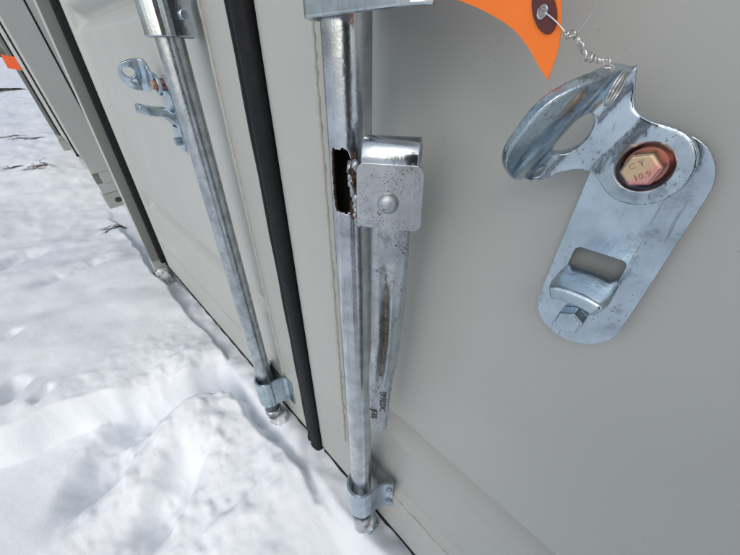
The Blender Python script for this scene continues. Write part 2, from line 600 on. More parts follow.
def make_door(x0, x1, inner0, inner1, edge_round_left, parent, mirror=None):
    """pressed steel door leaf: flat frame round a panel of raised fields and valleys"""
    ex = [x0 + 0.001, x0 + 0.004, x0 + 0.012, x0 + 0.03, x1 - 0.001, x1 - 0.004, inner0 - 0.006, inner0 - 0.002, inner0, inner0 + 0.004, inner0 + 0.010,
          inner0 + 0.060, inner1 - 0.060, inner1 - 0.010, inner1 - 0.004, inner1, inner1 + 0.002, inner1 + 0.006]
    X = steps(x0, x1, ex, 0.012)
    ez = [Z_BOT + 0.001, Z_BOT + 0.004, SEAM - 0.003, SEAM, SEAM + 0.004, SEAM + 0.012]
    for k in range(-1, 4):
        for c in CREASE:
            for d in (-0.052, -0.048, -0.002, 0.002, 0.048, 0.052):
                ez.append(c + k * 0.62 + d)
    Z = steps(Z_BOT, Z_TOP, ez, 0.015)
    v, f = [], []
    for z in Z:
        for x in X:
            e = min(x - inner0, inner1 - x)
            if e <= 0 or z <= SEAM or z > Z_TOP - 0.12:
                y = YF
                if edge_round_left and x < inner0:
                    t = lin(x, x0, inner0 - 0.02)
                    y = YF + 0.020 * (1 - t) ** 1.6
            else:
                a = lin(e, 0.0, 0.010) * lin(z, SEAM, SEAM + 0.012)
                s = min(valley(z), lin(e, 0.0, 0.075) ** 0.8, lin(z, SEAM, SEAM + 0.05))
                s = s * s * (3 - 2 * s) * 0.5 + s * 0.5
                y = YF + (YP - YF) * a + VAL * s
            if z < Z_BOT + 0.003 or x < x0 + 0.003 or x > x1 - 0.003:
                y += 0.003
            if z < Z_BOT + 0.0005 or x < x0 + 0.0005 or x > x1 - 0.0005:
                y += 0.03
            v.append((x if mirror is None else mirror - x, y, z))
    n = len(X)
    for j in range(len(Z) - 1):
        for i in range(n - 1):
            a = j * n + i
            q = (a, a + 1, a + n + 1, a + n)
            f.append(q if mirror is None else q[::-1])
    o = mesh("door", v, f, 'paint', parent, smooth=True)
    return o

def arc(cx, cy, r, a0, a1, n=10):
    return [(cx + r * math.cos(math.radians(a0 + (a1 - a0) * i / n)), cy + r * math.sin(math.radians(a0 + (a1 - a0) * i / n))) for i in range(n + 1)]

BARX, BARY, BARR = -0.2200, 0.190, 0.0186

def hex_prism(cx, cz, y_face, y_back, af, rot, mat, name, parent, chamfer=0.0012):
    r = af / math.sqrt(3)
    v, f = [], []
    rings = [(y_back, r), (y_face + chamfer, r), (y_face, r * 0.90)]
    for y, rr in rings:
        for k in range(6):
            t = rot + k * math.pi / 3
            v.append((cx + rr * math.cos(t), y, cz + rr * math.sin(t)))
    for j in range(2):
        for k in range(6):
            a, b = j * 6 + k, j * 6 + (k + 1) % 6
            f.append((a, b, b + 6, a + 6))
    f.append(tuple(12 + k for k in range(6)))
    f.append(tuple(5 - k for k in range(6)))
    return mesh(name, v, f, mat, parent, bevel=0.0007)

def text_mesh(name, body, size, mat, parent, origin, ex, ey, depth=0.0004):
    """raised lettering: ex = reading direction, ey = up direction of the letters"""
    cu = bpy.data.curves.new(name, 'FONT')
    cu.body = body; cu.size = size; cu.extrude = depth; cu.align_x = 'CENTER'; cu.align_y = 'CENTER'; cu.resolution_u = 2
    tmp = bpy.data.objects.new(name, cu)
    COL.objects.link(tmp)
    dg = bpy.context.evaluated_depsgraph_get()
    me = bpy.data.meshes.new_from_object(tmp.evaluated_get(dg))
    bpy.data.objects.remove(tmp, do_unlink=True)
    ex, ey = Vector(ex).normalized(), Vector(ey).normalized()
    ez = ex.cross(ey)
    mt = Matrix((( ex.x, ey.x, ez.x, origin[0]), (ex.y, ey.y, ez.y, origin[1]), (ex.z, ey.z, ez.z, origin[2] + ZO), (0, 0, 0, 1)))
    me.transform(mt)
    me.name = name
    return link(name, me, mat, parent)

def bar_mesh(parent, mirror=None, hole=False):
    seg = 180 if hole else 40
    ztop, zbot = 1.50, -0.865
    Z = steps(zbot, ztop, [], 0.25)
    if hole:
        Z = sorted(set(Z) | {round(-0.150 + i * 0.0009, 5) for i in range(128)})
    v, f = [], []
    rnd = random.Random(3)
    for z in Z:
        for k in range(seg):
            t = 2 * math.pi * k / seg
            x = BARX + BARR * math.cos(t)
            v.append((x if mirror is None else mirror - x, BARY + BARR * math.sin(t), z))
    for j in range(len(Z) - 1):
        zc = 0.5 * (Z[j] + Z[j + 1])
        for k in range(seg):
            if hole:
                ang = math.degrees(2 * math.pi * (k + 0.5) / seg)
                if ang > 180: ang -= 360
                u = (ang + 70) / 31.0
                w = (zc + 0.0885) / 0.0275
                if abs(u) ** 4 + abs(w) ** 5 < 1.0 + 0.15 * math.sin(ang * 0.16 + 1) * math.sin(zc * 330) + 0.08 * math.sin(ang * 0.41 + zc * 700):
                    continue
            a, b = j * seg + k, j * seg + (k + 1) % seg
            q = (a, b, b + seg, a + seg)
            f.append(q if mirror is None else q[::-1])
    o = mesh("locking_bar", v, f, 'galv_scorched' if hole else 'galv', parent, smooth=True, solid=0.003, off=-1.0)
    o.data.materials.append(M['dark_inside'])
    o.modifiers['solid'].material_offset = 1
    o.data.materials.append(M['rust'])
    o.modifiers['solid'].material_offset_rim = 2
    return o

def build_bar(parent, mirror=None, hole=False):
    bar = bar_mesh(parent, mirror, hole)
    dz = 0.018 if mirror is None else -0.018
    # upper guide bracket: folded plate round the bar, standing off the door
    up = [(-0.2470, 0.2320), (-0.2470, 0.205)] + arc(-0.2205, 0.190, 0.0265, 180, 262, 8) + \
         [(-0.200, 0.1637), (-0.170, 0.1640), (-0.148, 0.1645), (-0.140, 0.1655), (-0.1345, 0.1685), (-0.1315, 0.1730)]
    if mirror is not None:
        up = [(-0.2470, 0.2190), (-0.2470, 0.205)] + arc(-0.2200, 0.190, 0.0270, 180, 360, 16) + [(-0.1930, 0.205), (-0.1930, 0.232), (-0.175, 0.2325)]
        v, f = tube([(mirror + 0.2470 - 0.001, 0.206, 0.046), (mirror + 0.2470 + 0.0060, 0.206, 0.046), (mirror + 0.2470 + 0.0068, 0.206, 0.046)], [0.0062, 0.0062, 0.005], 16)
        mesh("rivet", v, f, 'zinc', bar)
    profile_z("guide_bracket", up, 0.0215 if mirror is None else 0.0225, 0.135, 0.0045, 'zinc_bright', bar, mirror=mirror, bevel=0.0015)
    # lower bearing bracket
    lo = [(-0.283, 0.2310), (-0.262, 0.2310), (-0.252, 0.225), (-0.247, 0.205)] + arc(BARX, BARY, 0.0255, 170, 330, 14) + \
         smooth_poly([(-0.1945, 0.190), (-0.1940, 0.202), (-0.190, 0.216), (-0.184, 0.2250), (-0.178, 0.2295), (-0.174, 0.2310)], 2)
    profile_z("bearing_bracket", lo, -0.776 + dz, -0.686 + dz, 0.0045, 'zinc', bar, mirror=mirror, bevel=0.0015)
    mm = (lambda x: x) if mirror is None else (lambda x: mirror - x)
    for zz in (-0.712 + dz, -0.758 + dz):
        v, f = tube([(mm(-0.178), 0.2275, zz), (mm(-0.180), 0.2215, zz), (mm(-0.1805), 0.2205, zz)], [0.0062, 0.0062, 0.0045], 14)
        mesh("rivet", v, f, 'zinc', bar)
    # collar and cam at the foot of the bar
    v, f = tube([(mm(BARX), BARY, -0.812 + dz), (mm(BARX), BARY, -0.815 + dz), (mm(BARX), BARY, -0.827 + dz), (mm(BARX), BARY, -0.831 + dz)], [0.0205, 0.0225, 0.0225, 0.020], 28)
    mesh("end_collar", v, f, 'galv', bar, smooth=False)
    pr = [(mm(x), z) for x, z in ((-0.236, -0.86), (-0.208, -0.86), (-0.196, -0.875), (-0.200, -0.915), (-0.232, -0.918), (-0.242, -0.89))]
    bm = fill2d(pr)
    for vv in bm.verts:
        vv.co = Vector((vv.co.x, 0.205, vv.co.y))
    from_bm("cam", bm, 'zinc', bar, solid=0.03, bevel=0.003)
    return bar

CPX, CPZ0, CPZ1, CPR, CPY = -0.0235, -0.153, -0.0585, 0.0275, 0.2345

def build_catch(parent, dx=0.0, reach=0.049, lift=0.0, thick=0.0085):
    mirror = None
    mm = lambda x: x + dx
    tilt = 0.03
    out = []
    for i in range(25):
        t = math.pi * i / 24
        out.append((CPX + CPR * math.cos(t), CPZ1 + CPR * math.sin(t)))
    for i in range(25):
        t = math.pi + math.pi * i / 24
        out.append((CPX + CPR * math.cos(t), CPZ0 + CPR * math.sin(t)))
    slot = rrect(-0.0415, -0.0110, -0.1290, -0.1055, 0.004, 4)
    bm = fill2d(out, [slot[::-1]])
    for v in bm.verts:
        z = v.co.y
        v.co = Vector((mm(v.co.x + tilt * (z + 0.10)), CPY + 0.003, z))
    plate = from_bm("catch_plate", bm, 'zinc', parent, solid=0.006, bevel=0.0012)
    # packing piece between plate and door
    box("spacer", *sorted((mm(-0.036), mm(-0.010))), CPY + 0.0065, YP + 0.004, -0.088, -0.050, 'zinc', plate, 0.002)
    # tongue bent out of the slot
    nT, nW = 12, 8
    v, f = [], []
    for i in range(nT + 1):
        t = i / nT
        y = CPY + 0.003 - reach * t
        z = -0.1285 + lift * min(1, t * 3) + 0.006 * (1 - (1 - min(1, t * 2.4)) ** 2) + (0.004 + lift) * max(0, t - 0.45) ** 1.5
        for k in range(nW + 1):
            s = k / nW * 2 - 1
            hw = 0.0136 * (1 - 0.16 * max(0, t - 0.8) / 0.2)
            v.append((mm(-0.0262 + hw * s + 0.002 * t), y, z - 0.0009 * s * s - 0.0012 * abs(s) ** 6))
    for i in range(nT):
        for k in range(nW):
            a = i * (nW + 1) + k
            q = (a, a + 1, a + nW + 2, a + nW + 1)
            f.append(q if mirror is None else q[::-1])
    mesh("catch_tongue", v, f, 'zinc', plate, smooth=True, solid=thick, off=-1.0, bevel=0.0018)
    hex_prism(mm(-0.0262), -0.1585, 0.2235, 0.2343, 0.0160, 0.45, 'zinc', "bolt_head", plate)
    return plate

HB = (-0.0240, -0.0475)
def build_hasp(parent, dx=0.0, ang=152.0, bend=80.0, big=True, flange=0.038):
    """seal hasp: ring round a bolt, narrow neck, wide head folded out from the door"""
    mm = lambda x: x + dx
    d = (math.cos(math.radians(ang)), math.sin(math.radians(ang)))
    p = (d[1], -d[0])
    y0 = 0.2245
    s0 = -0.0055
    VF, VB = 0.0275, 0.022          # fold begins / arc length of the fold
    # outline in (s, v): ring, neck, head
    right = []
    for a in range(-90, 21, 10):
        right.append((0.0200 * math.cos(math.radians(a)), 0.0200 * math.sin(math.radians(a))))
    right += [(0.0178, 0.0105), (0.0167, 0.0145), (0.0164, 0.0180), (0.0170, 0.0212), (0.0190, 0.0246), (0.0232, 0.0286), (0.0285, 0.0325), (0.0322, 0.0360), (0.0338, 0.0385), (0.0338, 0.0410)]
    for a in range(8, 90, 8):
        right.append((0.0330 * math.cos(math.radians(a)) ** 0.72, 0.0430 + (flange + 0.006) * math.sin(math.radians(a))))
    def off(v):
        t = min(1, max(0, (v - 0.016) / 0.022)); t = t * t * (3 - 2 * t)
        return s0 * t
    out = [(s + off(v), v) for s, v in right] + [(off(0.1), 0.0490 + flange)] + [(-s + off(v), v) for s, v in right[::-1]][:-1]
    holes = [circle2(0, 0, 0.0120, n=40)]
    if big:
        holes += [circle2(s0 - 0.001, 0.0410, 0.0125, 0.0090, 36), circle2(s0 - 0.0265, 0.0405, 0.0042, 0.0026, 16), circle2(s0 + 0.0245, 0.0410, 0.0052, 0.0028, 16)]
    else:
        holes += [circle2(s0 + 0.006, 0.0680, 0.0105, 0.0105, 36), circle2(s0 - 0.011, 0.0610, 0.0045, 0.0045, 18)]
    bm = fill2d(out, [h[::-1] for h in holes])
    cuts = [VF + VB * i / 10 for i in range(11)] + [0.0515 + 0.0035 * i for i in range(12)] + [0.016, 0.020, 0.024, 0.028]
    for c in cuts:
        bmesh.ops.bisect_plane(bm, geom=list(bm.verts) + list(bm.edges) + list(bm.faces), plane_co=(0, c, 0), plane_no=(0, 1, 0))
    for c in (-0.024, -0.012, 0.0, 0.012, 0.024):
        bmesh.ops.bisect_plane(bm, geom=list(bm.verts) + list(bm.edges) + list(bm.faces), plane_co=(c + 0.0003, 0, 0), plane_no=(1, 0, 0))
    B = math.radians(bend)
    r = VB / B
    for v in bm.verts:
        s, w = v.co.x, v.co.y
        if w < VF:
            a, o = w, 0.0
            # shallow dish of the ring seat and a crank in the neck
            o += 0.0035 * (lambda t: t * t * (3 - 2 * t))(min(1, max(0, (w - 0.010) / 0.012)))
        elif w < VF + VB:
            t = (w - VF) / r
            a, o = VF + r * math.sin(t), 0.0035 + r * (1 - math.cos(t))
        else:
            k = w - VF - VB
            a = VF + r * math.sin(B) + k * math.cos(B)
            o = 0.0035 + r * (1 - math.cos(B)) + k * math.sin(B)
            u = k / 0.05
            a += 0.0085 * u * u - 0.0045 * math.sin(u * math.pi) + 0.06 * u * abs(s - s0)  # the lip rolls over and cups
        x = HB[0] + d[0] * a + p[0] * s
        z = HB[1] + d[1] * a + p[1] * s
        v.co = Vector((mm(x), y0 - o, z))
    h = from_bm("seal_hasp", bm, 'zinc_hasp', parent, smooth=True, solid=0.0060)
    rm = h.modifiers.new("round", 'REMESH'); rm.mode = 'VOXEL'; rm.voxel_size = 0.00056 if dx == 0.0 else 0.0008; rm.use_smooth_shade = True
    sm = h.modifiers.new("soften", 'SMOOTH'); sm.factor = 0.6; sm.iterations = 9
    # pivot bolt with flange, in the hole of the ring
    v, f = tube([(mm(HB[0]), 0.2343, HB[1]), (mm(HB[0]), 0.2285, HB[1]), (mm(HB[0]), 0.2262, HB[1]), (mm(HB[0]), 0.2252, HB[1])], [0.0116, 0.0116, 0.0111, 0.0094], 36)
    mesh("bolt_flange", v, f, 'red_zinc', h, smooth=False)
    hex_prism(mm(HB[0]), HB[1], 0.2135, 0.2262, 0.0154, 0.30, 'yellow', "bolt_head", h)
    if dx == 0.0:
        ca, sa = math.cos(0.62), math.sin(0.62)
        for t, x, z, sz in (("C Y", -0.0024, 0.0022, 0.0043), ("10.9", 0.0018, -0.0024, 0.0043)):
            text_mesh("bolt_marking", t, sz, 'red_zinc_dark', h, (HB[0] + x, 0.2133, HB[1] + z), (ca, 0, sa), (-sa, 0, ca), 0.0003)
    return h

# ---- handle on the right-hand bar: U bracket welded to the bar, lever riveted in it
HO = Vector((-0.158, 0.1725, 0.0))
HE = Vector((0.835, 0.55, 0.0)).normalized()
HN = Vector((0.55, -0.835, 0.0)).normalized()
def hp(s, n, z):
    q = HO + HE * s + HN * n
    return (q.x, q.y, z)

def build_handle(bar):
    # front plate with rolled top edge
    outline = rrect(-0.0235, 0.0245, -0.1115, -0.0620, 0.006, 5)
    bm = fill2d(outline)
    for v in bm.verts:
        s, z = v.co.x, v.co.y
        v.co = Vector(hp(s + (0.0012 if s > 0 else -0.001) * (-0.06 - z) / 0.05, 0.0, z))
    br = from_bm("handle_bracket", bm, 'zinc_speckled', bar, solid=0.0045, bevel=0.0014)
    prof = [(0.0, -0.0655), (0.0, -0.0600)] + [(-0.0115 + 0.0115 * math.cos(math.radians(a)), -0.0595 + 0.0115 * math.sin(math.radians(a))) for a in range(10, 181, 14)] + [(-0.0232, -0.075), (-0.0232, -0.105)]
    v, f = [], []
    for i, (n, z) in enumerate(prof):
        for k, s in enumerate((-0.0205, -0.010, 0.0, 0.010, 0.0205)):
            v.append(hp(s, n, z))
    for i in range(len(prof) - 1):
        for k in range(4):
            a = i * 5 + k
            f.append((a, a + 1, a + 6, a + 5))
    mesh("bracket_roll", v, f, 'zinc_bright', bar, smooth=True, solid=0.0042, bevel=0.001)
    # web from the bracket to the bar, burnt where it was welded
    v = [hp(-0.0225, -0.001, -0.064), hp(-0.0225, -0.001, -0.107), hp(-0.0300, -0.016, -0.109), hp(-0.0300, -0.016, -0.0655), hp(-0.0345, -0.032, -0.112), hp(-0.0345, -0.032, -0.063)]
    mesh("weld_web", v, [(0, 1, 2, 3), (3, 2, 4, 5)], 'rust', bar, solid=0.005, bevel=0.001)
    rnd = random.Random(5)
    for mat, cnt in (('zinc_pitted', 26), ('rust', 20)):
        bm = bmesh.new()
        for i in range(cnt):
            z = -0.0645 - 0.047 * (i + rnd.random()) / cnt
            c = Vector(hp(-0.0262 + rnd.uniform(-0.0036, 0.0022), -0.0020 + rnd.uniform(-0.005, 0.0012), z))
            r = rnd.uniform(0.0016, 0.0034)
            res = bmesh.ops.create_icosphere(bm, subdivisions=2, radius=r)
            ph = rnd.uniform(0, 6)
            for q in res['verts']:
                d = q.co / r
                q.co = c + Vector((q.co.x, q.co.y, q.co.z * 1.5)) * (1 + 0.25 * math.sin(4 * d.x + ph) * math.sin(5 * d.z + ph))
        from_bm("weld_bead", bm, mat, bar, smooth=True)
    # rivet head
    rz = -0.0905
    v, f = [], []
    rings = [(0.0080, 0.0018), (0.0080, 0.0034), (0.0070, 0.0053), (0.0052, 0.0068), (0.0032, 0.0076), (0.0010, 0.0079)]
    for r, n in rings:
        for k in range(24):
            t = 2 * math.pi * k / 24
            v.append(hp(r * math.cos(t), n, rz + r * math.sin(t)))
    for j in range(len(rings) - 1):
        for k in range(24):
            a, b = j * 24 + k, j * 24 + (k + 1) % 24
            f.append((a, b, b + 24, a + 24))
    f.append(tuple((len(rings) - 1) * 24 + k for k in range(24)))
    mesh("rivet", v, f, 'zinc_pitted', bar, smooth=True)
    # lever: flattened tube with an open seam half way down
    tab = [(-0.075, -0.0150, 0.0165, 0.0055, 0), (-0.115, -0.0145, 0.0172, 0.0058, 0), (-0.145, -0.0148, 0.0174, 0.0062, 0), (-0.170, -0.0151, 0.0173, 0.0075, 0.25), (-0.200, -0.0148, 0.0170, 0.0085, 0.8),
           (-0.235, -0.0136, 0.0156, 0.0090, 1.0), (-0.262, -0.0160, 0.0147, 0.0092, 1.0), (-0.285, -0.0173, 0.0130, 0.0090, 0.7), (-0.303, -0.0177, 0.0108, 0.0082, 0.3),
           (-0.318, -0.0174, 0.0096, 0.0072, 0.0), (-0.350, -0.0168, 0.0082, 0.0066, 0.0), (-0.385, -0.0160, 0.0068, 0.0062, 0), (-0.402, -0.0155, 0.0060, 0.0058, 0), (-0.409, -0.0130, 0.0035, 0.0040, 0), (-0.4105, -0.0095, 0.0, 0.0015, 0)]
    def at(z):
        for a, b in zip(tab[:-1], tab[1:]):
            if b[0] <= z <= a[0]:
                t = (a[0] - z) / (a[0] - b[0])
                return [a[i] + (b[i] - a[i]) * t for i in range(5)]
        return tab[-1]
    zs = [-0.075 - 0.004 * i for i in range(79)] + [-0.390, -0.393, -0.396, -0.399, -0.402, -0.404, -0.406, -0.408, -0.409, -0.410, -0.4105]
    FRONT = [-1 + 2 * i / 36 for i in range(37)]
    BACK = [1 - 2 * i / 10 for i in range(1, 10)]
    K = len(FRONT) + len(BACK)
    v, f = [], []
    for z in zs:
        _, l, r, dp, g = at(z)
        c, hw = (l + r) / 2, (r - l) / 2
        for k in range(K):
            if k < len(FRONT):
                s = FRONT[k]
                nn = dp * (1 - abs(s) ** 4.5) ** 0.6
                w = (s + 0.10 + 0.18 * (z + 0.16) / 0.14 * 0.5) / 0.22
                nn -= g * 0.0135 * math.exp(-abs(w) ** 1.6) * (0.9 + 0.12 * math.sin(z * 310 + 5 * s))
                nn += g * 0.0035 * math.exp(-((abs(w) - 1.7) / 0.7) ** 2) - g * 0.007 * max(0, abs(s) - 0.35)
            else:
                s = BACK[k - len(FRONT)]
                nn = -dp * (1 - abs(s) ** 4.5) ** 0.6
            v.append(hp(c + hw * s, -0.0095 + nn, z))
    for j in range(len(zs) - 1):
        for k in range(K):
            a, b = j * K + k, j * K + (k + 1) % K
            f.append((a, b, b + K, a + K))
    f.append(tuple(range(K - 1, -1, -1))); f.append(tuple((len(zs) - 1) * K + k for k in range(K)))
    lev = mesh("handle_lever", v, f, 'zinc_pitted', bar, smooth=True)
    # rough seam in the groove
    rr = random.Random(9)
    path, rad = [], []
    for i in range(46):
        z = -0.158 - 0.0031 * i
        _, l, r, dp, g = at(z)
        c, hw = (l + r) / 2, (r - l) / 2
        path.append(hp(c - (0.10 + 0.09 * (z + 0.16) / 0.14) * hw + rr.uniform(-0.0006, 0.0006), -0.0095 + dp - 0.0098 * g - 0.0010, z)); rad.append(0.0026 * (0.35 + 0.65 * g) * rr.uniform(0.75, 1.2))
    v, f = tube(path, rad, 10)
    mesh("lever_seam", v, f, 'slag', bar, smooth=True)
    dn = (0, 0, -1)
    for t, s, z0 in (("BPALDC", 0.0006, -0.3400), ("JETS", -0.0100, -0.3680)):
        o3 = hp(s, -0.0095 + 0.0068, z0)
        text_mesh("lever_lettering", t, 0.0105, 'letter', bar, o3, dn, tuple(HE), 0.0006)

# ---- corner casting: block with its oval lifting holes open
def build_casting(x0, x1, y0, y1, z0, z1, outer, parent):
    """outer = x of the outer side; front and outer faces have real holes"""
    bm = bmesh.new()
    def face(fn, w, h, hole):
        b = fill2d([(0, 0), (w, 0), (w, h), (0, h)], [hole[::-1]] if hole else [])
        idx = {}
        for v in b.verts:
            idx[v] = bm.verts.new(fn(v.co.x, v.co.y))
        for q in b.faces:
            bm.faces.new([idx[v] for v in q.verts])
        b.free()
    W, Dp, H = x1 - x0, y1 - y0, z1 - z0
    face(lambda a, b: (x0 + a, y0, z0 + b), W, H, circle2(W * 0.5, H * 0.45, 0.026, 0.036, 20))
    side = circle2(0.085, H * 0.45, 0.026, 0.022, 20)
    face(lambda a, b: (x1, y0 + a, z0 + b), Dp, H, side if outer == x1 else None)
    face(lambda a, b: (x0, y0 + a, z0 + b), Dp, H, side if outer == x0 else None)
    face(lambda a, b: (x0 + a, y1, z0 + b), W, H, None)
    face(lambda a, b: (x0 + a, y0 + b, z1), W, Dp, None)
    face(lambda a, b: (x0 + a, y0 + b, z0), W, Dp, None)
    bmesh.ops.remove_doubles(bm, verts=bm.verts, dist=1e-5)
    return from_bm("corner_casting", bm, 'paint_frame', parent, solid=0.011, off=-1.0, bevel=0.002)

DEPTH = 6.0
def build_container(root, detailed):
    for side in (0, 1):
        mr = None if side == 0 else MX
        mm = (lambda x: x) if side == 0 else (lambda x: MX - x)
        def bx(name, xa, xb, *r, **k):
            return box(name, min(mm(xa), mm(xb)), max(mm(xa), mm(xb)), *r, **k)
        # corner post in one piece: outer channel with a notch low on the front edge, and the inner jamb plate
        za, zb = -0.775, -0.865
        v, f = [], []
        def addbox(xa, xb, y0, y1, z0, z1):
            xa, xb = sorted((mm(xa), mm(xb)))
            o = len(v)
            v.extend([(x, y, z) for x in (xa, xb) for y in (y0, y1) for z in (z0, z1)])
            f.extend([tuple(o + i for i in q) for q in ((0, 1, 3, 2), (4, 6, 7, 5), (0, 4, 5, 1), (2, 3, 7, 6), (0, 2, 6, 4), (1, 5, 7, 3))])
        addbox(XLO, XL - 0.004, 0.182, 0.330, za, 1.42)
        addbox(XLO + 0.002, XL - 0.004, 0.226, 0.330, zb + 0.0005, za - 0.0005)
        addbox(XLO, XL - 0.004, 0.182, 0.330, -0.938, zb)
        post = mesh("corner_post", v, f, 'paint', root, bevel=0.004, seg=3)
        bx("door_jamb", XL - 0.0035, XL + 0.004, 0.1835, 0.300, -0.868, 1.40, 'jamb_dark', root, bevel=0.002)
        build_casting(min(mm(XLO - 0.004), mm(XL + 0.024)), max(mm(XLO - 0.004), mm(XL + 0.024)), 0.176, 0.340, Z_BASE, -0.940, mm(XLO - 0.004), root)
        # long side: corrugated sheet
        px = []
        y = 0.34
        while y < DEPTH:
            px += [(0.0, y), (0.0, y + 0.07), (0.036, y + 0.138), (0.036, y + 0.208)]
            y += 0.276
        n = len(px)
        v2 = [(mm(XLO + 0.006 + dx), yy, z) for z in (-0.93, 1.42) for dx, yy in px]
        f2 = [(i, i + 1, n + i + 1, n + i) for i in range(n - 1)]
        mesh("side_wall", v2, f2, 'paint', root)
        bx("bottom_rail", XLO + 0.002, XLO + 0.06, 0.341, DEPTH, -1.04, -0.931, 'paint_frame', root)
    x0, x1 = XLO, MX - XLO
    box("sill", XL + 0.025, MX - XL - 0.025, 0.2470, 0.36, -1.04, -0.9100, 'paint_frame', root, 0.004)
    box("header", XL - 0.003, MX - XL + 0.003, 0.20, 0.36, 1.372, 1.52, 'paint_frame', root, 0.004)
    box("roof", x0 + 0.01, x1 - 0.01, 0.362, DEPTH, 1.44, 1.50, 'paint', root, 0.01)
    box("end_wall", x0 + 0.01, x1 - 0.01, DEPTH + 0.001, DEPTH + 0.05, -1.04, 1.50, 'paint', root, 0.005)
    # leaves
    dl = make_door(XL + 0.036, -0.484, -1.665, -0.575, True, root)
    dr = make_door(XL + 0.036, -0.389, -1.665, -0.501, True, root, mirror=MX)
    for d, mr in ((dl, None), (dr, MX)):
        mm = (lambda x: x) if mr is None else (lambda x: MX - x)
        # lip seal between leaf and post
        pts = [(XL + 0.0345, 0.262), (XL + 0.0335, 0.238), (XL + 0.0300, 0.2240), (XL + 0.0180, 0.2190), (XL + 0.0090, 0.2230), (XL + 0.0060, 0.262)]
        profile_z("edge_gasket", pts, Z_BOT - 0.01, Z_TOP + 0.005, 0.002, 'rubber', d, mirror=mr, bevel=0)
        # flat black lip under the leaf
        xa, xb = sorted((mm(XL + 0.036), mm(-0.492 if mr is None else -0.397)))
        pv = [(0.2440, -0.8725), (0.2360, -0.8760), (0.2330, -0.8870), (0.2365, -0.9030), (0.2440, -0.9085), (0.262, -0.9090)]
        v, f = [], []
        nn = 60
        for i in range(nn + 1):
            x = xa + (xb - xa) * i / nn
            for y, z in pv:
                v.append((x, y + 0.0012 * math.sin(i * 1.7), z + 0.0015 * math.sin(i * 0.9 + 1)))
        m = len(pv)
        for i in range(nn):
            for k in range(m - 1):
                a = i * m + k
                f.append((a, a + 1, a + m + 1, a + m))
        mesh("bottom_gasket", v, f, 'rubber', d, smooth=True)
        # bead of sealant where panel meets bottom frame
        rr = random.Random(2)
        ia, ib = sorted((mm(-1.66), mm(-0.58 if mr is None else -0.515)))
        path = [(ia + (ib - ia) * i / 160, YF - 0.0002 + rr.uniform(-0.0004, 0.0004), SEAM - 0.003 + rr.uniform(-0.0008, 0.0008)) for i in range(161)]
        v, f = tube(path, [0.0030 + rr.uniform(-0.0007, 0.0010) for _ in path], 8)
        mesh("sealant_bead", v, f, 'sealant', d, smooth=True)
        ix = mm(-0.572 if mr is None else -0.498)
        path = [(ix + rr.uniform(-0.0008, 0.0008), YF - 0.0004 + rr.uniform(-0.0002, 0.0002), -0.70 + 1.9 * i / 260) for i in range(261)]
        v, f = tube(path, [0.0034 + rr.uniform(-0.0004, 0.0005) for _ in path], 8)
        mesh("sealant_bead", v, f, 'sealant', d, smooth=True)
    # meeting seal of the two leaves, carried by the right-hand leaf, with a flap at its foot
    prof = [(-0.4850, 0.2400), (-0.4835, 0.2310), (-0.4785, 0.2255), (-0.4700, 0.2232), (-0.4660, 0.2262), (-0.4630, 0.2262), (-0.4590, 0.2215), (-0.4500, 0.2200), (-0.4440, 0.2215), (-0.4370, 0.2228), (-0.4325, 0.2265), (-0.4300, 0.2390)]
    v, f = [], []
    Zs = [-0.912, -0.903, -0.895, -0.885, -0.870] + [-0.85 + 0.05 * i for i in range(45)]
    for z in Zs:
        fl = max(0.0, (-0.865 - z) / 0.06)
        for x, y in prof:
            xc = -0.452
            v.append((xc + (x - xc) * (1 + 0.25 * fl) - 0.006 * fl, y - 0.010 * fl * fl + 0.0006 * math.sin(z * 37 + x * 50), z))
    m = len(prof)
    for j in range(len(Zs) - 1):
        for k in range(m - 1):
            a = j * m + k
            f.append((a, a + 1, a + m + 1, a + m))
    mesh("meeting_gasket", v, f, 'rubber', dr, smooth=True, solid=0.003)
    if detailed:
        bar_r = build_bar(root, None, True)
        build_bar(root, MX, False)
        build_handle(bar_r)
        build_catch(root)
        build_hasp(root)
        build_catch(root, -0.8365, 0.066, 0.020, 0.017)
        build_hasp(root, -0.8365, ang=150.0, bend=78.0, big=False, flange=0.036)

near_c = thing("shipping_container", "pale grey shipping container filling the right, its galvanised lock handle hanging beside a catch plate", "container", (MX / 2, 0.30, Z_BASE), "grey shipping containers side by side")
build_container(near_c, True)
far_c = thing("shipping_container", "second grey shipping container at the far left, tilted, an orange card on its front", "container", (MX / 2, 0.30, Z_BASE), "grey shipping containers side by side")
build_container(far_c, False)
far_c.location = (MX / 2 - 4.33, 0.30 + 0.045, Z_BASE + ZO + 0.035)
far_c.rotation_euler = (math.radians(4.2), 0, 0)

